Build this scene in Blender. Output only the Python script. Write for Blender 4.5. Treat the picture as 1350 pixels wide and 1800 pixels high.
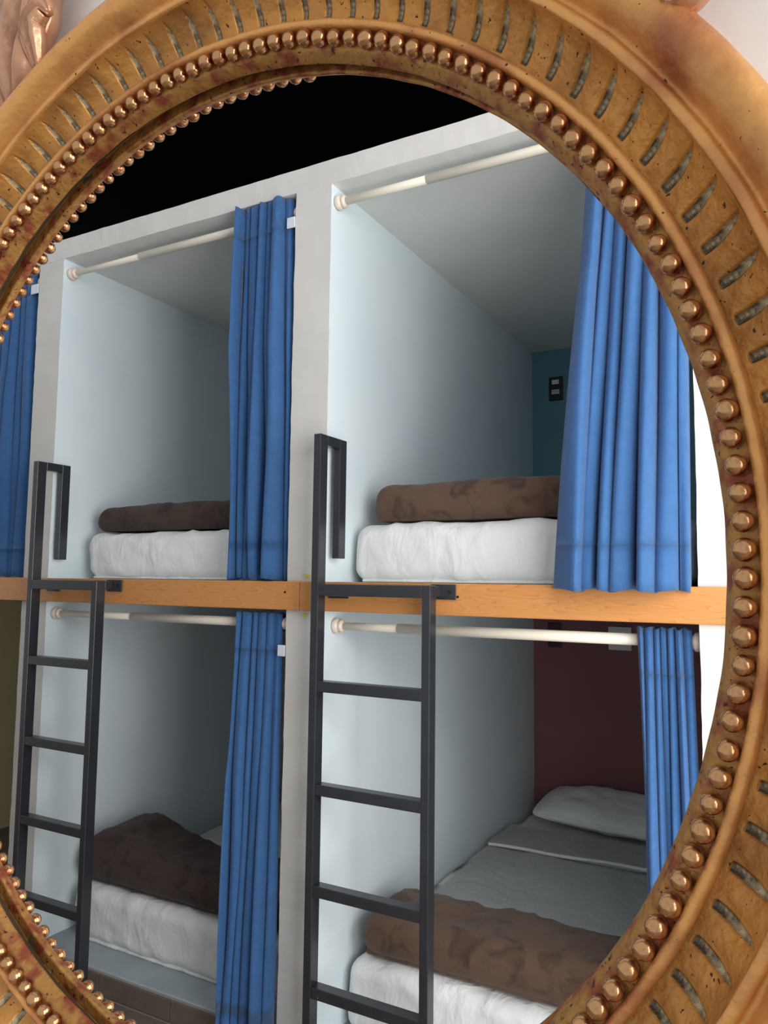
import bpy, bmesh, math, random
from mathutils import Vector, Matrix, noise
random.seed(7)
scene = bpy.context.scene
for o in list(bpy.data.objects): bpy.data.objects.remove(o)
COL = scene.collection
V = Vector

# ------------------------------------------------------------------ camera
cam_d = bpy.data.cameras.new('camera'); cam = bpy.data.objects.new('camera', cam_d); COL.objects.link(cam)
cr, cu, cf = V((0.87638964, 0.48144581, 0.01229307)), V((0.03240976, -0.08442545, 0.99590258)), V((-0.48051098, 0.87240029, 0.08959314))
CAM = V((2.17910, -1.97805, 1.433))
M = Matrix((cr, cu, -cf)).transposed().to_4x4(); M.translation = CAM
cam.matrix_world = M
cam_d.sensor_fit = 'HORIZONTAL'; cam_d.sensor_width = 36.0; cam_d.lens = 36.0*1349.7/1350.0
cam_d.clip_start = 0.01
scene.camera = cam

# ------------------------------------------------------------------ light
world = bpy.data.worlds.new('World'); scene.world = world; world.use_nodes = True
bg = world.node_tree.nodes['Background']; bg.inputs[0].default_value = (0.95, 0.97, 1.0, 1); bg.inputs[1].default_value = 0.74
def area(name, loc, target, sx, sy, power, colour):
    d = bpy.data.lights.new(name, 'AREA'); d.shape = 'RECTANGLE'; d.size = sx; d.size_y = sy; d.energy = power; d.color = colour
    o = bpy.data.objects.new(name, d); COL.objects.link(o); o.location = loc
    o.rotation_euler = (V(target)-V(loc)).to_track_quat('-Z', 'Y').to_euler(); return o
# daylight from the window at the right-hand end of the corridor
area('window_and_fill_light', (4.0, -1.45, 1.75), (0, -1.45, 1.55), 2.8, 2.2, 100, (1.0, 0.99, 0.97))
# added fill light for the pod interiors, behind the frame wall, no window there
area('window_and_fill_light', (2.80, -1.52, 1.40), (2.68, 0.0, 1.40), 1.1, 2.3, 40, (1.0, 0.99, 0.97))
vs = scene.view_settings
vs.view_transform = 'Standard'; vs.look = 'None'; vs.exposure = 0.0; vs.gamma = 1.0; vs.use_curve_mapping = False

# ------------------------------------------------------------------ materials
MATS = {}
def mat(name, col, rough=0.6, metal=0.0, col2=None, nscale=8.0, lo=0.35, hi=0.65, bump=0.0, bscale=40.0, stretch=None, specks=None, sheen=0.0, detail=5.0, distort=0.0, spec=None, bdist=0.004):
    m = bpy.data.materials.new(name); m.use_nodes = True; nt = m.node_tree; b = nt.nodes['Principled BSDF']
    b.inputs['Base Color'].default_value = (*col, 1); b.inputs['Roughness'].default_value = rough; b.inputs['Metallic'].default_value = metal
    if spec is not None: b.inputs['Specular IOR Level'].default_value = spec
    if sheen:
        b.inputs['Sheen Weight'].default_value = sheen; b.inputs['Sheen Roughness'].default_value = 0.5
    tc = nt.nodes.new('ShaderNodeTexCoord'); mp = nt.nodes.new('ShaderNodeMapping'); nt.links.new(tc.outputs['Object'], mp.inputs[0])
    if stretch: mp.inputs['Scale'].default_value = stretch
    out = None
    if col2:
        n = nt.nodes.new('ShaderNodeTexNoise'); n.inputs['Scale'].default_value = nscale; n.inputs['Detail'].default_value = detail; n.inputs['Distortion'].default_value = distort
        nt.links.new(mp.outputs[0], n.inputs['Vector'])
        r = nt.nodes.new('ShaderNodeMapRange'); r.inputs['From Min'].default_value = lo; r.inputs['From Max'].default_value = hi
        nt.links.new(n.outputs['Fac'], r.inputs['Value'])
        x = nt.nodes.new('ShaderNodeMix'); x.data_type = 'RGBA'; x.inputs['A'].default_value = (*col, 1); x.inputs['B'].default_value = (*col2, 1)
        nt.links.new(r.outputs[0], x.inputs['Factor']); out = x.outputs['Result']
    if specks:
        scol, sscale, thr = specks
        n = nt.nodes.new('ShaderNodeTexNoise'); n.inputs['Scale'].default_value = sscale; n.inputs['Detail'].default_value = 2
        nt.links.new(tc.outputs['Object'], n.inputs['Vector'])
        r = nt.nodes.new('ShaderNodeMapRange'); r.inputs['From Min'].default_value = thr; r.inputs['From Max'].default_value = thr+0.04
        nt.links.new(n.outputs['Fac'], r.inputs['Value'])
        x = nt.nodes.new('ShaderNodeMix'); x.data_type = 'RGBA'; x.inputs['B'].default_value = (*scol, 1)
        if out: nt.links.new(out, x.inputs['A'])
        else: x.inputs['A'].default_value = (*col, 1)
        nt.links.new(r.outputs[0], x.inputs['Factor']); out = x.outputs['Result']
    if out: nt.links.new(out, b.inputs['Base Color'])
    if bump:
        n = nt.nodes.new('ShaderNodeTexNoise'); n.inputs['Scale'].default_value = bscale; n.inputs['Detail'].default_value = 5
        nt.links.new(mp.outputs[0], n.inputs['Vector'])
        bp = nt.nodes.new('ShaderNodeBump'); bp.inputs['Strength'].default_value = bump; bp.inputs['Distance'].default_value = bdist; n.inputs['Distortion'].default_value = distort
        nt.links.new(n.outputs['Fac'], bp.inputs['Height']); nt.links.new(bp.outputs[0], b.inputs['Normal'])
    MATS[name] = m; return m
mat('plaster', (0.64, 0.62, 0.59), 0.75, col2=(0.58, 0.56, 0.53), nscale=5, bump=0.25, bscale=25)
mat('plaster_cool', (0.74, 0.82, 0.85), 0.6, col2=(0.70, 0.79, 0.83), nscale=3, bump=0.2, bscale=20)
mat('ceiling_paint', (0.76, 0.77, 0.74), 0.7, col2=(0.72, 0.73, 0.70), nscale=4, bump=0.2, bscale=20)
mat('teal', (0.14, 0.32, 0.38), 0.7, col2=(0.13, 0.30, 0.36), nscale=5, bump=0.15)
mat('maroon', (0.28, 0.11, 0.12), 0.7, col2=(0.26, 0.10, 0.11), nscale=5, bump=0.15)
mat('khaki', (0.76, 0.65, 0.36), 0.8, col2=(0.72, 0.61, 0.33), nscale=4)
mat('black_cloth', (0.0012, 0.0012, 0.0016), 0.9, spec=0.08, bump=0.4, bscale=6)
mat('sill_grey', (0.36, 0.41, 0.44), 0.6, col2=(0.31, 0.36, 0.39), nscale=9, bump=0.2)
mat('tile', (0.150, 0.112, 0.092), 0.45, col2=(0.115, 0.088, 0.074), nscale=14, bump=0.15)
mat('grout', (0.28, 0.25, 0.22), 0.9)
mat('white_wall', (0.88, 0.90, 0.91), 0.7, col2=(0.84, 0.85, 0.84), nscale=6, bump=0.15)
mat('curtain_blue', (0.075, 0.225, 0.52), 0.8, col2=(0.068, 0.205, 0.48), nscale=30, bump=0.12, bscale=260, sheen=0.25)
mat('tab_white', (0.65, 0.68, 0.75), 0.5)
mat('rod_cream', (0.80, 0.74, 0.62), 0.35)
mat('rod_cap', (0.80, 0.66, 0.56), 0.3)
mat('ladder_paint', (0.019, 0.020, 0.025), 0.32, col2=(0.023, 0.025, 0.031), nscale=20, spec=0.75, specks=((0.5, 0.5, 0.5), 90, 0.79))
mat('sheet', (0.77, 0.78, 0.77), 0.85, col2=(0.73, 0.74, 0.73), nscale=5, bump=0.7, bscale=11, bdist=0.020, distort=0.8, stretch=(1.0, 1.0, 0.55))
mat('sheet_grey', (0.84, 0.85, 0.85), 0.85, bump=0.6, bscale=12, bdist=0.014, distort=0.8)
mat('fleece', (0.105, 0.058, 0.036), 0.95, col2=(0.050, 0.028, 0.020), nscale=13, lo=0.50, hi=0.68, bump=0.6, bscale=45, sheen=0.10, detail=9.0, distort=0.9)
mat('fleece_dark', (0.052, 0.030, 0.022), 0.95, col2=(0.026, 0.015, 0.012), nscale=14, lo=0.48, hi=0.68, bump=0.6, bscale=45, sheen=0.08, detail=9.0, distort=0.9)
mat('plate_black', (0.008, 0.010, 0.018), 0.4)
mat('plate_maroon', (0.045, 0.012, 0.014), 0.4)
mat('plate_white', (0.86, 0.85, 0.83), 0.4)
mat('hole', (0.01, 0.008, 0.006), 0.9)
mat('tape', (0.55, 0.60, 0.10), 0.6)
mat('gilt', (0.62, 0.29, 0.065), 0.42, 0.45, col2=(0.36, 0.16, 0.042), nscale=28, lo=0.40, hi=0.72, specks=((0.05, 0.02, 0.012), 330, 0.68), bump=0.35, bscale=140)
mat('gilt_bed', (0.42, 0.21, 0.055), 0.45, 0.5, col2=(0.26, 0.060, 0.025), nscale=75, lo=0.46, hi=0.62, specks=((0.05, 0.02, 0.012), 300, 0.66), bump=0.45, bscale=160)
mat('gilt_rim', (0.74, 0.36, 0.11), 0.40, 0.45, col2=(0.40, 0.13, 0.050), nscale=20, lo=0.50, hi=0.72, specks=((0.06, 0.025, 0.015), 260, 0.71), bump=0.3, bscale=110)
mat('gilt_bead', (0.55, 0.30, 0.14), 0.20, 0.9, col2=(0.26, 0.065, 0.035), nscale=120, lo=0.50, hi=0.64, bump=0.10, bscale=300)
mat('gilt_leaf', (0.60, 0.32, 0.19), 0.30, 0.6, col2=(0.32, 0.12, 0.09), nscale=30, lo=0.50, hi=0.75, bump=0.25, bscale=90)
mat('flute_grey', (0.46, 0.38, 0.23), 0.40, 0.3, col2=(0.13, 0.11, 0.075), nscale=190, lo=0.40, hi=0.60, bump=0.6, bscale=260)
mat('rebate_shade', (0.07, 0.045, 0.018), 0.8)  # dark tone painted in for the shaded gap under the lip
def wood(name):
    m = bpy.data.materials.new(name); m.use_nodes = True; nt = m.node_tree; b = nt.nodes['Principled BSDF']; b.inputs['Roughness'].default_value = 0.35
    tc = nt.nodes.new('ShaderNodeTexCoord'); mp = nt.nodes.new('ShaderNodeMapping'); mp.inputs['Scale'].default_value = (1.0, 2.0, 9.0)
    mp.inputs['Rotation'].default_value = (0, 0.05, 0)
    nt.links.new(tc.outputs['Object'], mp.inputs[0])
    n = nt.nodes.new('ShaderNodeTexNoise'); n.inputs['Scale'].default_value = 2.2; n.inputs['Detail'].default_value = 3; nt.links.new(mp.outputs[0], n.inputs['Vector'])
    mu = nt.nodes.new('ShaderNodeMath'); mu.operation = 'MULTIPLY'; mu.inputs[1].default_value = 16; nt.links.new(n.outputs['Fac'], mu.inputs[0])
    fr = nt.nodes.new('ShaderNodeMath'); fr.operation = 'FRACT'; nt.links.new(mu.outputs[0], fr.inputs[0])
    cr_ = nt.nodes.new('ShaderNodeValToRGB'); e = cr_.color_ramp.elements
    e[0].position = 0.0; e[0].color = (0.46, 0.185, 0.048, 1); e[1].position = 0.12; e[1].color = (0.58, 0.245, 0.070, 1)
    x = cr_.color_ramp.elements.new(0.9); x.color = (0.62, 0.27, 0.085, 1)
    nt.links.new(fr.outputs[0], cr_.inputs[0])
    n2 = nt.nodes.new('ShaderNodeTexNoise'); n2.inputs['Scale'].default_value = 30; nt.links.new(mp.outputs[0], n2.inputs['Vector'])
    mx = nt.nodes.new('ShaderNodeMix'); mx.data_type = 'RGBA'; mx.blend_type = 'MULTIPLY'; mx.inputs['Factor'].default_value = 0.35
    nt.links.new(cr_.outputs[0], mx.inputs['A']); nt.links.new(n2.outputs['Color'], mx.inputs['B'])
    mx2 = nt.nodes.new('ShaderNodeMix'); mx2.data_type = 'RGBA'; mx2.inputs['Factor'].default_value = 0.65
    nt.links.new(mx.outputs['Result'], mx2.inputs['A']); nt.links.new(cr_.outputs[0], mx2.inputs['B'])
    nt.links.new(mx2.outputs['Result'], b.inputs['Base Color']); MATS[name] = m
wood('wood')

# ------------------------------------------------------------------ helpers
def link(name, me, m, parent=None, smooth=False):
    if m:
        if isinstance(m, (list, tuple)):
            for k in m: me.materials.append(MATS[k])
        else: me.materials.append(MATS[m])
    if smooth:
        for p in me.polygons: p.use_smooth = True
    o = bpy.data.objects.new(name, me); COL.objects.link(o)
    if parent: o.parent = parent
    return o
def from_bm(name, bm, m, parent=None, smooth=False):
    bmesh.ops.recalc_face_normals(bm, faces=bm.faces)
    me = bpy.data.meshes.new(name); bm.to_mesh(me); bm.free()
    return link(name, me, m, parent, smooth)
def tag(o, label, cat=None, group=None, kind=None):
    o['label'] = label
    if cat: o['category'] = cat
    if group: o['group'] = group
    if kind: o['kind'] = kind
    return o
def thing(name, label, cat, loc=(0, 0, 0), group=None):
    o = bpy.data.objects.new(name, None); COL.objects.link(o); o.location = loc; o.empty_display_size = 0.05
    return tag(o, label, cat, group)
def add_box(bm, lo, hi, bevel=0.0, seg=2):
    c = [(a+b)/2 for a, b in zip(lo, hi)]; s = [abs(b-a) for a, b in zip(lo, hi)]
    r = bmesh.ops.create_cube(bm, size=1.0, matrix=Matrix.Translation(c) @ Matrix.Diagonal((*s, 1)))
    if bevel:
        es = list({e for v in r['verts'] for e in v.link_edges})
        bmesh.ops.bevel(bm, geom=es, offset=bevel, segments=seg, affect='EDGES', profile=0.5)
def box(name, lo, hi, m, parent=None, bevel=0.0, seg=2, off=None):
    bm = bmesh.new()
    if off: lo = [a-b for a, b in zip(lo, off)]; hi = [a-b for a, b in zip(hi, off)]
    add_box(bm, lo, hi, bevel, seg); return from_bm(name, bm, m, parent)
def struct(o, label): return tag(o, label, None, None, 'structure')
def add_cyl(bm, p0, p1, r, n=20, r2=None):
    p0, p1 = V(p0), V(p1); d = p1-p0
    q = d.to_track_quat('Z', 'Y').to_matrix().to_4x4()
    bmesh.ops.create_cone(bm, cap_ends=True, segments=n, radius1=r, radius2=r if r2 is None else r2, depth=d.length, matrix=Matrix.Translation((p0+p1)/2) @ q)
def rough_edge_box(name, lo, hi, m, parent=None, axis=0, step=0.03, amp=0.0025, faces=None, cuts=None):
    """plastered block whose edges waver a little"""
    bm = bmesh.new(); add_box(bm, lo, hi)
    n = max(1, int((hi[axis]-lo[axis])/step))
    es = [e for e in bm.edges if abs((e.verts[0].co-e.verts[1].co)[axis]) > 1e-6]
    bmesh.ops.subdivide_edges(bm, edges=es, cuts=n, use_grid_fill=True)
    for v in bm.verts:
        k = noise.noise_vector(v.co*9)*amp*0.6 + noise.noise_vector(v.co*31)*amp*0.5
        for i in range(3):
            if i != axis: v.co[i] += k[i]
    return from_bm(name, bm, m, parent)
def rbox(hx, hy, hz, r, nx, ny, nz, fn=None):
    """rounded box as one continuous quad surface, fn displaces each point"""
    bm = bmesh.new(); cache = {}
    H = (hx, hy, hz)
    def axis_pts(h, n):
        k = 4
        inner = [-(h-r)+2*(h-r)*i/n for i in range(n+1)]
        a = [-(h-r)-r*math.sin(math.pi/4*(k-i)/k)/math.sin(math.pi/4) if False else -(h-r)-r*math.tan(math.pi/4*(k-i)/k) for i in range(k)]
        return a+inner+[-x for x in reversed(a)]
    P = [axis_pts(hx, nx), axis_pts(hy, ny), axis_pts(hz, nz)]
    def vert(p):
        key = tuple(round(c, 6) for c in p)
        if key in cache: return cache[key]
        q = V([max(-(h-r), min(h-r, c)) for h, c in zip(H, p)]); d = V(p)-q
        if d.length > 1e-9: d.normalize()
        w = q+d*r
        if fn: w = fn(w, d)
        v = bm.verts.new(w); cache[key] = v; return v
    for ax in range(3):
        a, b = [(1, 2), (2, 0), (0, 1)][ax]
        for s in (-1, 1):
            for i in range(len(P[a])-1):
                for j in range(len(P[b])-1):
                    q = []
                    for (ii, jj) in ((i, j), (i+1, j), (i+1, j+1), (i, j+1)):
                        p = [0, 0, 0]; p[ax] = s*H[ax]; p[a] = P[a][ii]; p[b] = P[b][jj]; q.append(vert(p))
                    if len(set(q)) == 4: bm.faces.new(q if s > 0 else q[::-1])
    return bm
def loft(rows, closed=False):
    bm = bmesh.new(); vv = [[bm.verts.new(p) for p in r] for r in rows]
    n = len(rows[0])
    for i in range(len(rows)-1):
        for j in range(n if closed else n-1):
            bm.faces.new((vv[i][j], vv[i][(j+1) % n], vv[i+1][(j+1) % n], vv[i+1][j]))
    return bm

# ------------------------------------------------------------------ the setting: pod block
A, B, C, D = -0.385, 0.745, 0.884, 1.950
PW = 0.145; DEPTH = 2.05
T, O, WT, WB, ZS = 2.781, 2.701, 1.429, 1.340, 0.074
LFT = A-PW           # right-hand edge of the third column
LL = -1.675          # left wall of the third column
def partition(name, x0, x1, label):
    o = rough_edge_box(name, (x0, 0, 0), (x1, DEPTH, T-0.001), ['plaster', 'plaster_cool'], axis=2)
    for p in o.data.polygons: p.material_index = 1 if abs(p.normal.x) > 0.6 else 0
    return struct(o, label)
partition('wall_left', LFT, A, 'white plastered partition between the far left pods')
partition('wall_middle', B, C, 'white plastered partition between the two pairs of pods')
partition('wall_right', D, D+0.6, 'bright white plastered pillar right of the right-hand pods')
w = box('wall_far_left', (LL-0.14, 0, 0), (LL, DEPTH, T), ['plaster', 'khaki'])
for p in w.data.polygons: p.material_index = 1 if p.normal.x > 0.6 else 0
struct(w, 'khaki side wall inside the leftmost lower pod')
h = rough_edge_box('ceiling_pods', (LL-0.14, 0.0, O), (D+0.6, DEPTH, T), ['plaster', 'ceiling_paint'], axis=0)
for p in h.data.polygons: p.material_index = 1 if p.normal.z < -0.6 else 0
h.location.y = -0.001
struct(h, 'white plastered header and roof slab over the upper pods')
struct(box('floor_upper_pods', (LL, 0.002, WB+0.002), (D, DEPTH, WT-0.002), 'ceiling_paint'), 'slab that carries the upper pod beds')
struct(box('floor_lower_pods', (LL, 0.012, 0), (D, DEPTH, ZS), 'sill_grey', bevel=0.004), 'grey painted platform under the lower pod beds')
struct(box('wall_back_upper', (LL-0.14, DEPTH, WB), (D+0.6, DEPTH+0.1, T), 'teal'), 'teal painted back wall of the upper pods')
struct(box('wall_back_lower', (LL-0.14, DEPTH, 0), (D+0.6, DEPTH+0.1, WB), 'maroon'), 'maroon painted back wall of the lower pods')
struct(box('wall_back_top', (-5, DEPTH, T), (4.0, DEPTH+0.1, 3.6), 'black_cloth'), 'black cloth hung behind the top of the pods')
# black cloth ceiling with soft billows
def cloth_pt(i, j):
    x = -5+9.0*i/60; y = 0.0+2.05*j/24
    return (x, y, 3.42+0.04*math.sin(x*2.1+y*1.3)+0.03*noise.noise(V((x*1.5, y*1.5, 0))))
bm = loft([[cloth_pt(i, j) for j in range(25)] for i in range(61)])
bmesh.ops.solidify(bm, geom=bm.faces[:], thickness=0.02)
struct(from_bm('ceiling', bm, 'black_cloth', smooth=True), 'black cloth ceiling above the pods')
# wooden fascia boards, joined on the middle partition
SEAM = 0.805
for k, (x0, x1, lab) in enumerate(((LL-0.14, SEAM, 'orange wooden fascia board under the left-hand upper pods'), (SEAM+0.002, D+0.6, 'orange wooden fascia board under the right-hand upper pods'))):
    t = struct(box('trim_%d' % (k+1), (x0, -0.020, WB), (x1, 0.002, WT), 'wood', bevel=0.003), lab)
    for sx, sz in (((0.752, 1.395), (-1.2, 1.39)) if k == 0 else ((1.335, 1.392), (2.4, 1.39))):
        bm = bmesh.new(); add_cyl(bm, (sx, -0.0205, sz), (sx, -0.018, sz), 0.004, 10); from_bm('screw', bm, 'hole', t)
# brown tiled riser and tiled floor
riser = struct(box('baseboard_front', (LL, 0.003, 0), (D, 0.012, ZS-0.004), 'grout'), 'brown tiled riser below the lower pods')
x = -1.66
tm = None
while x < D-0.05:
    x1 = min(x+0.33, D)
    box('riser_tile', (x+0.0015, -0.004, 0.002), (x1-0.0015, 0.006, ZS-0.006), 'tile', riser, bevel=0.001, seg=1)
    x += 0.33
floor = struct(box('floor', (-5, -3.6, -0.06), (4.0, 0.012, -0.004), 'grout'), 'brown tiled corridor floor')
bm = bmesh.new(); add_box(bm, (-0.1635, -0.1635, -0.012), (0.1635, 0.1635, 0.0), 0.0015, 1)
tile0 = from_bm('floor_tile', bm, 'tile', floor); first = True
for i in range(-6, 7):
    for j in range(0, 5):
        o = tile0 if first else tile0.copy()
        if not first: COL.objects.link(o); o.parent = floor
        first = False
        o.location = (0.145-0.165+0.33*i, -0.008-0.165-0.33*j, 0.0)

# ------------------------------------------------------------------ curtain rods
def rod(label, x0, x1, y, z, xj, r1, r2):
    t = thing('curtain_rod', label, 'curtain rod', (x0, y, z), 'tension rods across the pod openings')
    L = x1-x0; j = xj-x0
    bm = bmesh.new(); add_cyl(bm, (0.03, 0, 0), (j+0.05, 0, 0), r1, 24); from_bm('inner_tube', bm, 'rod_cream', t, True)
    bm = bmesh.new(); add_cyl(bm, (j, 0, 0), (L-0.03, 0, 0), r2, 24); from_bm('outer_tube', bm, 'rod_cream', t, True)
    for s in (0, 1):
        prof = [(0.0, 0.0), (0.0, 0.021), (0.004, 0.0235), (0.012, 0.0235), (0.016, 0.021), (0.018, 0.017), (0.021, 0.017), (0.023, 0.0195), (0.028, 0.0195), (0.031, 0.017), (0.034, 0.0135), (0.034, 0)]
        rows = []
        for xx, rr in prof:
            X = xx+0.003 if s == 0 else L-xx-0.003
            rows.append([(X, rr*math.cos(a*math.tau/28), rr*math.sin(a*math.tau/28)) for a in range(28)])
        bm = loft(rows, True); bmesh.ops.remove_doubles(bm, verts=bm.verts, dist=1e-6)
        from_bm('end_cap', bm, 'rod_cap', t, True)
    for o in t.children:
        if o.name.startswith(('inner', 'outer')):
            for p in o.data.polygons:
                if len(p.vertices) > 4: p.use_smooth = False
rod('cream curtain rod across the upper right pod opening', C, D, 0.032, 2.648, 1.207, 0.0130, 0.0142)
rod('cream curtain rod across the upper left pod opening', A, B, 0.036, 2.648, 0.003, 0.0110, 0.0142)
rod('cream curtain rod across the lower right pod opening', C, D, 0.060, 1.293, 1.11, 0.0125, 0.0150)
rod('cream curtain rod across the lower left pod opening', A, B, 0.040, 1.294, 0.033, 0.0120, 0.0150)
rod('cream curtain rod behind the curtain at the far left edge', LL, LFT, 0.036, 2.648, -1.2, 0.0120, 0.0142)

# ------------------------------------------------------------------ curtains
def curtain(label, xt, xb, zt, zb, yt, yb, folds, amp, seed, tab=None, rod_z=None):
    """folds: relative widths of the pleats from left to right"""
    rnd = random.Random(seed)
    t = thing('curtain', label, 'curtain', ((xb[0]+xb[1])/2, yb, zb), 'blue curtains of the pods')
    org = V(t.location)
    nv = 46; per = 14; tot = sum(folds); n = len(folds)
    cum = [0]
    for f_ in folds: cum.append(cum[-1]+f_/tot)
    phase = [rnd.uniform(-0.25, 0.25) for _ in folds]; am = [rnd.uniform(0.60, 1.30)*min(1.15, (f_/tot*n)**0.5) for f_ in folds]
    sw = [rnd.uniform(-1, 1) for _ in range(n+1)]
    rows = []
    for k in range(nv+1):
        v = k/nv
        s = v
        row = []
        for i in range(n):
            for q in range(per+(1 if i == n-1 else 0)):
                a = q/per
                u = cum[i]+(cum[i+1]-cum[i])*a
                wob = (1-(2*u-1)**2)*0.016*math.sin(3.1*v+sw[i]*3)*v
                x = (xt[0]*(1-s)+xb[0]*s)*(1-u)+(xt[1]*(1-s)+xb[1]*s)*u
                wdt = ((xt[1]-xt[0])*(1-s)+(xb[1]-xb[0])*s)*(cum[i+1]-cum[i])
                # full rounded pleats with narrow creases between them
                x += -wdt*(0.10+0.10*min(1, v*3)+0.05*phase[i])*math.sin(math.tau*a)+wob*0.5
                A_ = amp*am[i]*(0.50+0.50*min(1, v*2.5))*(1+0.18*math.sin(5*v+sw[i]*4))
                aw = a**1.9 if i == 0 else a
                if i == 0: A_ *= 1.25
                lobe = math.sin(math.pi*aw)**0.75-(0.35 if i == n-1 else 0)*min(1, a*3)+0.13*math.sin(math.tau*a+4*v+sw[i]*5)*math.sin(math.pi*a)
                if i == 0: A_ *= 1.05
                y = (0.055*(1-a)**0.8*min(1, v*3) if i == 0 else 0)+(yt-0.018-amp*0.5)*(1-s)+yb*s+amp*0.5-A_*lobe*0.92+0.003*math.sin(9*v+i*1.7)*v
                z = zt*(1-v)+zb*v
                if v > 0.98: z += 0.004*math.sin(u*23+seed)
                if v < 0.02: z += 0.003*math.sin(u*31)
                row.append(V((x, y, z))-org)
        rows.append(row)
    # the rod pocket at the top, the hem at the foot and the panel between
    kh, kb = 4, nv-4
    backs = [[V((p.x, yt-org.y+0.020+0.25*(p.y-rows[0][q].y), p.z)) for q, p in enumerate(rows[k])] for k in range(2, -1, -1)]
    for r in backs[:-1]:
        for p in r: p.z -= 0.0
    bm = loft(backs+[rows[0]]); bmesh.ops.solidify(bm, geom=bm.faces[:], thickness=0.0015)
    from_bm('pocket_back', bm, 'curtain_blue', t, True)
    for nm, r in (('rod_pocket', rows[:kh+1]), ('curtain_panel', rows[kh:kb+1]), ('hem', rows[kb:])):
        bm = loft(r); bmesh.ops.solidify(bm, geom=bm.faces[:], thickness=0.0022)
        from_bm(nm, bm, 'curtain_blue', t, True)
    if tab:
        o = box('tieback_tab', tab[0], tab[1], 'tab_white', t, bevel=0.002, off=org); o['label'] = 'white tab that holds the curtain edge'
    return t
curtain('blue curtain gathered at the right of the upper left pod', (0.487, 0.722), (0.482, 0.738), 2.695, 1.4335, 0.036, 0.022, [1.5, 1.0, 1.5, 1.1, 0.9, 1.6, 0.9], 0.062, 3, tab=((0.712, -0.004, 2.585), (0.744, 0.001, 2.622)))
curtain('blue curtain gathered at the right of the upper right pod, widest of all', (1.700, 1.945), (1.600, 1.935), 2.690, 1.416, 0.032, -0.060, [2.6, 1.1, 1.2, 1.6, 1.3, 1.5, 0.7], 0.085, 12)
curtain('narrow blue curtain gathered at the right of the lower right pod', (1.798, 1.928), (1.826, 1.962), 1.325, 0.045, 0.060, -0.035, [1.0, 1.3, 0.9, 0.9, 1.1, 1.0, 1.2], 0.048, 21)
curtain('blue curtain reaching the floor at the right of the lower left pod', (0.540, 0.712), (0.545, 0.742), 1.326, 0.030, 0.040, -0.048, [1.1, 1.4, 0.9, 1.4, 1.0, 0.8], 0.056, 34, tab=((0.716, -0.004, 1.195), (0.744, 0.001, 1.230)))
curtain('dim blue curtain beside the far left edge of the frame opening', (-0.840, -0.570), (-0.860, -0.560), 2.695, 1.4335, 0.036, 0.015, [1.1, 1.0, 1.4, 1.0, 0.9, 1.2], 0.045, 45, tab=((-0.575, -0.004, 2.585), (-0.531, 0.001, 2.625)))

# ------------------------------------------------------------------ ladders
def ladder(label, xl, xr, yf, side):
    t = thing('bunk_ladder', label, 'ladder', (xl, yf, 0), 'dark steel ladders up to the upper pods')
    org = V(t.location); W, DP = 0.025, 0.040
    def bar(nm, lo, hi): return box(nm, lo, hi, 'ladder_paint', t, bevel=0.0022, off=org)
    bar('stringer', (xl, yf, 0), (xl+W, yf+DP, 1.868))
    bar('stringer', (xr-W, yf, 0), (xr, yf+DP, 1.4225))
    bar('top_bar', (xl+W, yf, 1.388), (xr-W, yf+DP, 1.4225))
    for z in (1.128, 0.838, 0.560, 0.288):
        bar('rung', (xl+W, yf+0.002, z-0.0155), (xr-W, yf+DP-0.002, z+0.0155))
    # grab rail: back from the stringer head, then down inside the pod
    rail = bar('grab_rail', (xl, yf+DP, 1.838), (xl+W, yf+0.110, 1.868))
    box('drop_leg', (xl, yf+0.110, 1.500), (xl+W, yf+0.148, 1.868), 'ladder_paint', rail, bevel=0.0022, off=org)
    for x0, dx in ((xr-0.020, 1), (xl+0.012, 1)):
        if dx == 1 and x0 > xl+0.1:
            b = bar('bracket', (x0, yf+DP, 1.392), (x0+0.018, -0.026, 1.420))
            p = box('bracket_plate', (x0-0.012, -0.0260, 1.384), (x0+0.062, -0.0205, 1.426), 'ladder_paint', b, bevel=0.001, off=org)
            bm = bmesh.new(); c = V((x0+0.044, -0.0275, 1.405))-org; add_cyl(bm, c, c+V((0, 0.004, 0)), 0.006, 8)
            from_bm('screw', bm, 'hole', b)
        else:
            b = bar('bracket', (x0, yf+DP, 1.392), (x0+0.012, -0.026, 1.420))
            box('bracket_plate', (x0, -0.0260, 1.380), (x0+0.070, -0.0205, 1.402), 'ladder_paint', b, bevel=0.001, off=org)
    return t
ladder('dark steel ladder in front of the right-hand pods', 0.903, 1.289, -0.100, 1)
ladder('dark steel ladder in front of the left-hand pods', -0.369, 0.001, -0.100, 1)

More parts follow.
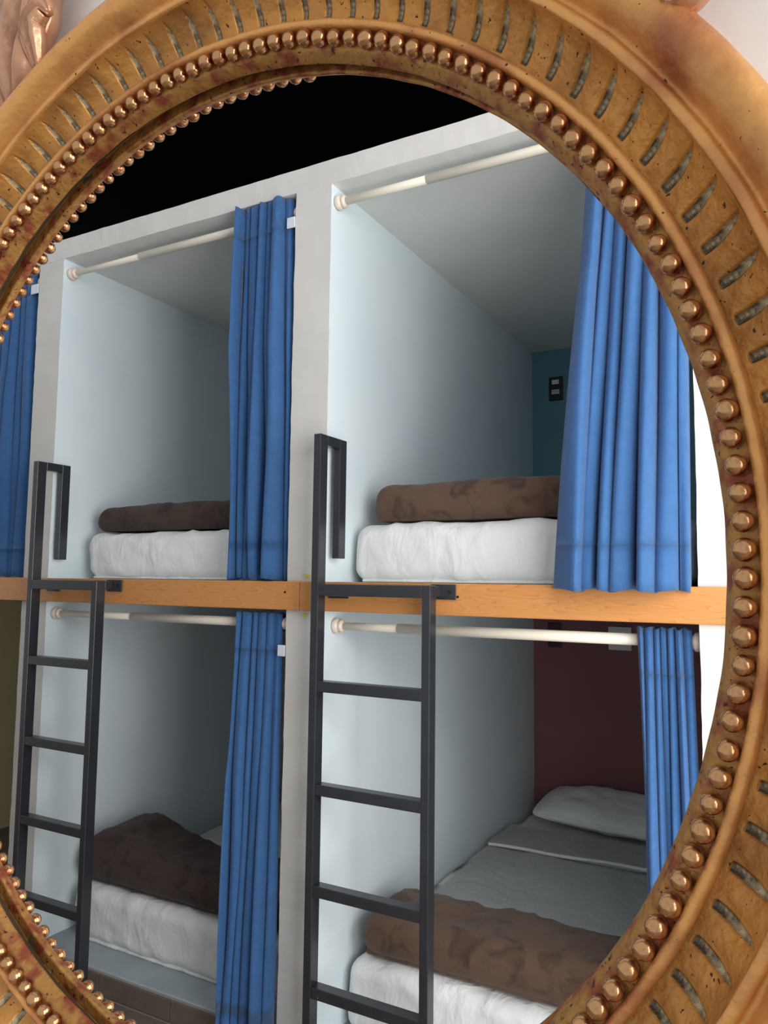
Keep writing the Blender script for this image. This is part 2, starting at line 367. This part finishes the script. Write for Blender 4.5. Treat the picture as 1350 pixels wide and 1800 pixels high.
# ------------------------------------------------------------------ beds
def wrinkle(p, s1=7.0, a1=0.006, s2=22.0, a2=0.002, seed=0.0):
    q = V((p.x+seed, p.y+seed*0.7, p.z))
    return a1*noise.noise(q*s1)+a2*noise.noise(q*s2)
def mattress(label, x0, x1, z0, hgt, seed, y0=0.128, y1=2.03, grp='mattresses in the pods'):
    t = thing('mattress', label, 'mattress', ((x0+x1)/2, (y0+y1)/2, z0), grp)
    hx, hy, hz = (x1-x0)/2, (y1-y0)/2, hgt/2
    def fn(p, d):
        f = p.z/hz
        k = 1.0-0.010*max(0, abs(f)**3)
        q = V((p.x*k, p.y, p.z))
        cz = 1-abs(noise.noise(V((p.x*9+p.z*7+seed, p.y*5, p.z*4-p.x*3))))
        q += d*(wrinkle(p, 6, 0.006, 19, 0.002, seed)+0.006*max(0, cz-0.80)/0.2) if p.z > -hz*0.9 else V((0, 0, 0))
        # vertical gathers in the fitted sheet near the foot corners
        if d.y < -0.5: q.y += 0.0022*math.sin(p.x*55+3*noise.noise(p*9))*(0.4+0.6*(1-f)/2)*(0.3+abs(p.x)/hx)
        if p.z > -hz: q.z += hz
        else: q.z += hz
        return q
    bm = rbox(hx, hy, hz, 0.045, 40, 50, 6, fn)
    from_bm('fitted_sheet', bm, 'sheet', t, True)
    rows = []
    for j in range(0, 121):
        x = -hx+0.035+(2*hx-0.07)*j/120
        w_ = 0.0045*noise.noise(V((x*14, seed, 0)))+0.002*noise.noise(V((x*45, seed, 2)))
        rows.append([(x, -hy+0.030+w_, 0.0), (x, -hy+0.010+w_, 0.002), (x, -hy+0.012+w_, 0.008+abs(w_)), (x, -hy+0.024, 0.016)])
    bm = loft(rows, True); from_bm('elastic_hem', bm, 'sheet', t, True)
    return t
mattress('white sheeted mattress in the upper right pod', 0.903, 1.925, WT, 0.185, 1.0)
mattress('white sheeted mattress in the upper left pod', -0.330, 0.720, WT, 0.178, 5.0)
mattress('white sheeted mattress in the lower right pod, with a pillow on it', 0.905, 1.930, ZS, 0.205, 9.0)
mattress('white sheeted mattress in the lower left pod', -0.322, 0.722, ZS, 0.195, 13.0)

def blanket(label, x0, x1, y0, y1, z0, hgt, seed, material='fleece', prof=None, rough=0.010, grp='folded brown blankets'):
    t = thing('folded_blanket', label, 'blanket', ((x0+x1)/2, (y0+y1)/2, z0), grp)
    hx, hy, hz = (x1-x0)/2, (y1-y0)/2, hgt/2
    def fn(p, d):
        u = (p.x/hx+1)/2
        q = V(p); f = (p.z/hz+1)/2
        k = prof(u) if prof else 1.0
        q += d*(wrinkle(p, 6.0, rough, 17.0, rough*0.55, seed)+0.35*rough*noise.noise(V((p.x*40, p.y*9, p.z*9+seed))))*(0.15+0.85*f)
        z = max(0.0, q.z+hz)*k
        sx = 1-0.03*f
        return V((q.x*sx, q.y*(1-0.04*f), z))
    bm = rbox(hx, hy, hz, hz*0.82, 46, 12, 6, fn)
    from_bm('fleece_body', bm, material, t, True)
    # the loose edge of the outer layer along the front
    def loose(p, d):
        u = (p.x/hx+1)/2; q = V(p); q.y += 0.010*noise.noise(V((p.x*7, seed, 0)))
        q.z = (p.z+hz*0.16)*1.0; return V((q.x, q.y-hy*0.10, q.z))
    bm = rbox(hx*0.95, hy*0.74, hz*0.16, hz*0.12, 40, 6, 1, loose)
    from_bm('under_fold', bm, material, t, True)
    return t
blanket('flat brown fleece blanket folded on the upper right mattress', 0.945, 1.880, 0.150, 0.480, WT+0.1945, 0.122, 2.0, rough=0.009)
blanket('dark brown fleece blanket folded on the upper left mattress', -0.325, 0.700, 0.150, 0.450, WT+0.188, 0.104, 6.0, 'fleece_dark', prof=lambda u: 0.86+0.14*math.sin(min(1, u*3)*math.pi/2), rough=0.008)
blanket('creased brown fleece blanket rolled across the foot of the lower right bed', 0.925, 1.900, 0.148, 0.440, ZS+0.215, 0.135, 10.0, rough=0.016)
blanket('dark rumpled blanket heaped across the foot of the lower left bed', -0.345, 0.700, 0.142, 0.480, ZS+0.205, 0.145, 14.0, 'fleece_dark', prof=lambda u: 0.85+0.45*math.exp(-((u-0.16)/0.15)**2), rough=0.014)

# flat top sheet with its turned-down band on the lower right bed
t = thing('top_sheet', 'grey-white top sheet turned down below the pillow, lower right bed', 'sheet', (1.4175, 0.9, ZS+0.205))
org = V(t.location)
def sheet_rows(y0, y1, z, seed, nx=44, ny=30, edge=0.0):
    return [[V((0.915+1.0*i/nx, y0+(y1-y0)*j/ny+(edge*math.sin(i*0.25+seed) if j == ny else 0), z+0.005*noise.noise(V((i*0.14, j*0.18, seed)))+0.0025*noise.noise(V((i*0.5, j*0.2, seed)))+0.003))-org for j in range(ny+1)] for i in range(nx+1)]
bm = loft(sheet_rows(0.46, 1.42, ZS+0.216, 1)); bmesh.ops.solidify(bm, geom=bm.faces[:], thickness=0.004); from_bm('sheet_panel', bm, 'sheet_grey', t, True)
bm = loft(sheet_rows(1.270, 1.600, ZS+0.224, 4, ny=12, edge=0.006)); bmesh.ops.solidify(bm, geom=bm.faces[:], thickness=0.006); from_bm('turned_down_band', bm, 'sheet_grey', t, True)
bm = bmesh.new()
rows = [[V((0.93+0.98*i/50, 1.272+0.05*(i/50)+0.010*math.cos(a)+0.006*math.sin(i*0.3), ZS+0.229+0.007*math.sin(a)))-org for a in [k*math.tau/10 for k in range(10)]] for i in range(51)]
bm.free(); bm = loft(rows, True); from_bm('rolled_edge', bm, 'sheet', t, True)
# pillow
t = thing('pillow', 'white pillow against the maroon wall in the lower right pod', 'pillow', (1.37, 1.80, ZS+0.252))
def pf(p, d):
    a = abs(p.x)/0.37; b = abs(p.y)/0.20
    k = max(0.10, (1-a**3.2))**0.55*max(0.12, (1-b**3.0))**0.6
    z = p.z*k*(1+0.25*noise.noise(p*6))+0.010*noise.noise(p*15)*k
    return V((p.x*(1-0.05*b*b), p.y*(1-0.05*a*a), z+0.045))
bm = rbox(0.37, 0.20, 0.058, 0.03, 30, 20, 3, pf); o = from_bm('pillowcase', bm, 'sheet_grey', t, True); o.rotation_euler = (math.radians(8), 0, math.radians(-6))
rows = []
for k in range(81):
    a = math.tau*k/80
    sx = 0.365*math.copysign(abs(math.cos(a))**0.35, math.cos(a)); sy = 0.197*math.copysign(abs(math.sin(a))**0.35, math.sin(a))
    rows.append([(sx*(1+0.012*math.cos(b)), sy*(1+0.02*math.cos(b)), 0.045+0.004*math.sin(b)) for b in [i*math.tau/6 for i in range(6)]])
bm = loft(rows, True); o2 = from_bm('seam_piping', bm, 'sheet_grey', t, True); o2.rotation_euler = o.rotation_euler
# dark sheet on the platform of the leftmost lower pod
struct(box('floor_far_left_pod', (LL, 0.02, ZS), (LFT, DEPTH, ZS+0.004), 'tile'), 'brown floor of the leftmost lower pod')

# ------------------------------------------------------------------ wall plates
def plate(name, label, cat, x0, x1, z0, z1, m):
    t = thing(name, label, cat, ((x0+x1)/2, DEPTH, z0)); org = V(t.location)
    box('cover_plate', (x0, DEPTH-0.012, z0), (x1, DEPTH, z1), m, t, bevel=0.003, off=org)
    return t, org
t, org = plate('power_outlet', 'black switch and socket plate on the teal wall of the upper right pod', 'outlet', 0.980, 1.056, 2.418, 2.548, 'plate_black')
box('switch', (0.998, DEPTH-0.016, 2.506), (1.036, DEPTH-0.010, 2.530), 'plate_white', t, bevel=0.001, off=org)
for k in range(3):
    s = box('socket', (0.997+0.0145*k, DEPTH-0.016, 2.452), (1.009+0.0145*k, DEPTH-0.010, 2.476), 'plate_white', t, bevel=0.001, off=org)
    box('slot', (1.0015+0.0145*k, DEPTH-0.0165, 2.458), (1.0045+0.0145*k, DEPTH-0.0155, 2.470), 'hole', s, off=org)
t, org = plate('power_outlet', 'dark socket plate behind the rod on the maroon wall, lower right pod', 'outlet', 0.965, 1.037, 1.098, 1.225, 'plate_maroon')
for k in range(2):
    s = box('socket', (0.984+0.018*k, DEPTH-0.016, 1.128), (0.999+0.018*k, DEPTH-0.010, 1.160), 'plate_white', t, bevel=0.001, off=org)
    box('slot', (0.990+0.018*k, DEPTH-0.0165, 1.136), (0.993+0.018*k, DEPTH-0.0155, 1.152), 'hole', s, off=org)
t, org = plate('blank_plate', 'square white blank plate on the maroon wall, lower right pod', 'wall plate', 1.280, 1.394, 1.099, 1.216, 'plate_white')
box('inner_panel', (1.292, DEPTH-0.0145, 1.111), (1.382, DEPTH-0.010, 1.204), 'plate_white', t, bevel=0.001, off=org)
for i, (x, z, lab) in enumerate(((0.822, 1.447, 'scrap of yellow-green tape on the middle pillar above the fascia board'), (0.818, 1.325, 'scrap of yellow-green tape on the middle pillar below the fascia board'))):
    bm = bmesh.new()
    lo_ = [(-0.008, -0.004), (0.006, -0.005), (0.009, 0.003), (-0.006, 0.005)]
    va = [bm.verts.new((x+dx, -0.0060, z+dz)) for dx, dz in lo_]; vb = [bm.verts.new((x+dx, -0.0015, z+dz)) for dx, dz in lo_]
    bm.faces.new(va); bm.faces.new(vb[::-1])
    for q in range(4): bm.faces.new((va[q], vb[q], vb[(q+1) % 4], va[(q+1) % 4]))
    tag(from_bm('tape_scrap', bm, 'tape'), lab, 'tape')

# ------------------------------------------------------------------ the gilt frame
FR = V((0.9983151, -0.04524951, -0.0363242)); FU = V((0.03565103, -0.01559632, 0.99924259)); FN = -V((0.04578176, 0.99885396, 0.01395685))
FC = V((1.83170916, -1.59738089, 1.44394166)); R0 = 0.32665
FM = Matrix((FR, FU, FN)).transposed().to_4x4(); FM.translation = FC
frame = thing('gilt_frame', 'round carved gilt frame with beaded inner rim and fluted border', 'frame')
frame.matrix_world = FM
def dens(pts, step):
    out = [pts[0]]
    for a, b in zip(pts, pts[1:]):
        n = max(1, int(math.hypot(b[0]-a[0], b[1]-a[1])/step))
        out += [(a[0]+(b[0]-a[0])*i/n, a[1]+(b[1]-a[1])*i/n) for i in range(1, n+1)]
    return out
def smooth_pts(pts, n=4):
    out = []
    for i in range(len(pts)-1):
        p0 = pts[max(0, i-1)]; p1 = pts[i]; p2 = pts[i+1]; p3 = pts[min(len(pts)-1, i+2)]
        for k in range(n):
            t = k/n
            out.append(tuple(0.5*(2*p1[c]+(p2[c]-p0[c])*t+(2*p0[c]-5*p1[c]+4*p2[c]-p3[c])*t*t+(-p0[c]+3*p1[c]-3*p2[c]+p3[c])*t**3) for c in (0, 1)))
    return out+[pts[-1]]
def revolve(name, prof, m, N=480, sgn=1, rough=0.0, disp=None):
    rows = []
    for d, w_ in prof:
        row = []
        for k in range(N):
            a = math.tau*k/N; dd, ww = d, w_
            if rough:
                q = V((math.cos(a)*R0, math.sin(a)*R0, d*1.0+w_))
                dd += rough*noise.noise(q*60); ww += rough*noise.noise(q*60+V((5, 5, 5)))
            if disp: dd, ww = disp(a, dd, ww)
            row.append(((R0+dd)*math.cos(a), (R0+dd)*math.sin(a), sgn*ww))
        rows.append(row)
    bm = loft(rows, True)
    return from_bm(name, bm, m, frame, True)
lip = [(0.001, 0.0), (0.001, 0.0045), (-0.0080, 0.0045), (-0.0088, 0.0058), (-0.0084, 0.0072), (-0.0066, 0.0105), (-0.0052, 0.0128), (-0.0035, 0.0138), (0.0, 0.0140), (0.0042, 0.0142), (0.0054, 0.0150)]
ridge = [(0.0052, 0.0140)]+[(0.0082-0.0029*math.cos(t), 0.0168+0.0034*math.sin(t)) for t in [math.pi*i/10 for i in range(11)]]+[(0.0113, 0.0130)]
cove = [(0.0110, 0.0125), (0.0130, 0.0128), (0.0165, 0.0138), (0.0205, 0.0160), (0.0245, 0.0195), (0.0285, 0.0240), (0.0315, 0.0285), (0.0332, 0.0325)]
rim = [(0.0330, 0.0320), (0.0334, 0.0338), (0.0350, 0.0345), (0.0372, 0.0342), (0.0384, 0.0330), (0.0388, 0.0312), (0.0402, 0.0304), (0.0420, 0.0314), (0.0440, 0.0345), (0.0465, 0.0385), (0.0500, 0.0420), (0.0545, 0.0435), (0.0590, 0.0424), (0.0625, 0.0392), (0.0643, 0.0345), (0.0640, 0.0290), (0.0622, 0.0230), (0.0612, 0.0120), (0.0610, 0.0030)]
o = revolve('inner_lip', dens(lip, 0.0015), ['gilt_bed', 'rebate_shade'], rough=0.0005)
for p in o.data.polygons:
    if abs(p.center.z) < 0.0043: p.material_index = 1
revolve('bead_fillet', ridge, 'gilt_rim', rough=0.0004)
NF = 120
cp = dens(smooth_pts(cove), 0.0010)
def flute_mask(a, d):
    """0..1 depth of the gouge: a narrow slot that thins to a point at its outer end"""
    t = (d-0.0140)/(0.0325-0.0140)
    if t < 0 or t > 1: return 0.0
    ph = (a*NF/math.tau) % 1.0-0.5
    half = 0.130*(1-t**5)**0.85*min(1, t/0.04+0.75)
    if half <= 0.005: return 0.0
    k = abs(ph)/half
    return max(0.0, 1-k**4)**0.6 if k < 1 else 0.0
def fl(a, d, w_):
    # tongue between two gouges is gently domed
    t = min(1, max(0, (d-0.0130)/0.016)); ph = (a*NF/math.tau) % 1.0-0.5
    w_ += 0.0007*math.cos(math.tau*ph+math.pi)*min(1, t*3)*(1-max(0, (d-0.030)/0.004) if d > 0.030 else 1)
    return d, w_-0.0030*flute_mask(a, d)
revolve('fluted_cove', cp, 'gilt', N=NF*26, disp=fl)
revolve('outer_rim', smooth_pts(rim, 3), 'gilt_rim', rough=0.0004)
# painted trough of each gouge: one mesh, turned round the ring
def cove_w(d):
    for p, q in zip(cp, cp[1:]):
        if p[0] <= d <= q[0]: return p[1]+(q[1]-p[1])*(d-p[0])/(q[0]-p[0]+1e-12)
    return cp[-1][1]
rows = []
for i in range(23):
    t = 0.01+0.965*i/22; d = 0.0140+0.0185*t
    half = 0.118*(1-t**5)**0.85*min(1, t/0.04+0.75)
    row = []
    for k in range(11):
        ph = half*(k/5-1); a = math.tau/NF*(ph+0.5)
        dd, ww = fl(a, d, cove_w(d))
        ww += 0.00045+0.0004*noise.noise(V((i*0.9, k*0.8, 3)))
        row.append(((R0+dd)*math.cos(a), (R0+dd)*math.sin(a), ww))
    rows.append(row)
bm = loft(rows); me = bpy.data.meshes.new('flute'); bm.to_mesh(me); bm.free()
f0 = link('flute', me, 'flute_grey', frame, True)
for k in range(1, NF):
    o = f0.copy(); COL.objects.link(o); o.parent = frame; o.rotation_euler = (0, 0, math.tau*k/NF)
# beads: four slightly different turnings shared round the ring
NB = 174
bead_me = []
for s in range(5):
    bm = bmesh.new(); bmesh.ops.create_uvsphere(bm, u_segments=28, v_segments=18, radius=0.0048)
    for v in bm.verts:
        v.co *= 1+0.07*noise.noise(v.co*120+V((s*3, 0, 0)))
        v.co.z *= 1.05
    me = bpy.data.meshes.new('bead'); bm.to_mesh(me); bm.free(); me.materials.append(MATS['gilt_bead'])
    for p in me.polygons: p.use_smooth = True
    bead_me.append(me)
rb = random.Random(5)
def bead(a, w_):
    o = bpy.data.objects.new('bead', rb.choice(bead_me)); COL.objects.link(o); o.parent = frame
    r = R0+rb.uniform(-0.0005, 0.0005); o.location = (r*math.cos(a), r*math.sin(a), w_); o.rotation_euler = (0, 0, a+rb.uniform(-0.5, 0.5))
    s = rb.uniform(0.93, 1.06); o.scale = (s, s*rb.uniform(0.95, 1.05), s if w_ > 0 else -s)
BA = [math.tau*(k+0.35)/NB for k in range(NB)]
for a in BA: bead(a, 0.0172)
for a in BA:
    if math.radians(78) < a < math.radians(284): bead(a, -0.0172)  # beads of the frame's reflection, added as geometry
# mirror image of the frame's mouldings, added as geometry behind the opening
bp_ = dens(lip, 0.0015)+ridge[1:-1]+cp[2:]+smooth_pts(rim, 3)
o = revolve('reflected_moulding', bp_, ['gilt_bed', 'rebate_shade'], N=360, sgn=-1, rough=0.0004)
for p in o.data.polygons:
    if abs(p.center.z) < 0.0043: p.material_index = 1
# carved leaf scrolls rising from the rim
def leaf(path, widths, heights, lobes, seed, name='acanthus_leaf'):
    """carved leaf: a ribbed, domed strip swept along a path given as (d, angle in degrees, w)"""
    pts = []
    for d, a, w_ in path:
        a = math.radians(a); pts.append(V(((R0+d)*math.cos(a), (R0+d)*math.sin(a), w_)))
    def cat(P, s):
        n = len(P)-1; i = min(n-1, int(s*n)); t = s*n-i
        p0, p1, p2, p3 = P[max(0, i-1)], P[i], P[i+1], P[min(n, i+2)]
        return 0.5*(2*p1+(p2-p0)*t+(2*p0-5*p1+4*p2-p3)*t*t+(-1*p0+3*p1-3*p2+p3)*t**3)
    rows = []; NS = 80; K = 28
    for i in range(NS+1):
        s = i/NS; c = cat(pts, s); tn = (cat(pts, min(1, s+0.01))-cat(pts, max(0, s-0.01))).normalized()
        sd = tn.cross(V((0, 0, 1))).normalized()
        wd = cat(widths, s); ht = cat(heights, s)
        wd *= 1+0.22*abs(math.sin(lobes*math.pi*s))
        row = []
        for k in range(K):
            b = math.tau*k/K
            x = math.cos(b); y = math.sin(b)
            rib = 1+0.34*math.cos(x*9+seed)*(1 if y > 0 else 0.2)+0.12*noise.noise(V((x*3, s*9, seed)))
            row.append(c+sd*(wd*x)+V((0, 0, 1))*(ht*y*rib))
        rows.append(row)
    bm = loft(rows, True)
    bmesh.ops.holes_fill(bm, edges=[e for e in bm.edges if e.is_boundary], sides=0)
    return from_bm(name, bm, 'gilt_leaf', frame, True)
leaf([(0.062, 118.5, 0.030), (0.080, 116.0, 0.034), (0.105, 113.5, 0.034), (0.130, 111.5, 0.032), (0.160, 108.5, 0.030), (0.185, 103, 0.026), (0.19, 97, 0.02)],
     [0.006, 0.018, 0.024, 0.022, 0.018, 0.016, 0.005], [0.006, 0.013, 0.016, 0.016, 0.014, 0.012, 0.004], 4, 1.0)
leaf([(0.070, 120.5, 0.024), (0.100, 120.5, 0.026), (0.135, 119, 0.026), (0.165, 114, 0.024), (0.17, 110, 0.02)],
     [0.006, 0.018, 0.020, 0.018, 0.006], [0.005, 0.012, 0.014, 0.012, 0.004], 3, 4.0)
leaf([(0.064, 112.8, 0.036), (0.079, 112.0, 0.041), (0.092, 111.2, 0.043), (0.098, 109.5, 0.042), (0.090, 108.9, 0.041)],
     [0.004, 0.008, 0.009, 0.007, 0.003], [0.004, 0.007, 0.008, 0.006, 0.003], 2, 7.0)
leaf([(0.058, 39.5, 0.036), (0.072, 40.5, 0.038), (0.092, 44, 0.036), (0.125, 50, 0.034), (0.16, 58, 0.030), (0.185, 68, 0.024)],
     [0.008, 0.014, 0.018, 0.020, 0.018, 0.005], [0.007, 0.012, 0.014, 0.015, 0.013, 0.004], 4, 2.0)

# the wall that carries the frame, with an opening added instead of mirror glass
rows = []
N = 240; RH = R0+0.020
X0, X1, Y0, Y1 = -4.0, 1.35, -1.43, 0.95  # unseen reach stretched left and kept low to shape light on the pods
front, back = [], []
for z in (0.0025, -0.0025):
    inner, outer = [], []
    for k in range(N):
        a = math.tau*k/N; c, s = math.cos(a), math.sin(a)
        tx = (X1/c if c > 1e-9 else (X0/c if c < -1e-9 else 1e9)); ty = (Y1/s if s > 1e-9 else (Y0/s if s < -1e-9 else 1e9)); t = min(tx, ty)
        inner.append((RH*c, RH*s, z)); outer.append((t*c, t*s, z))
    rows += [outer, inner] if z > 0 else [inner, outer]
rows.append(rows[0])
bm = loft(rows, True); bmesh.ops.remove_doubles(bm, verts=bm.verts, dist=1e-6)
o = from_bm('wall_front', bm, 'white_wall'); o.matrix_world = FM
struct(o, 'white wall behind the gilt frame')
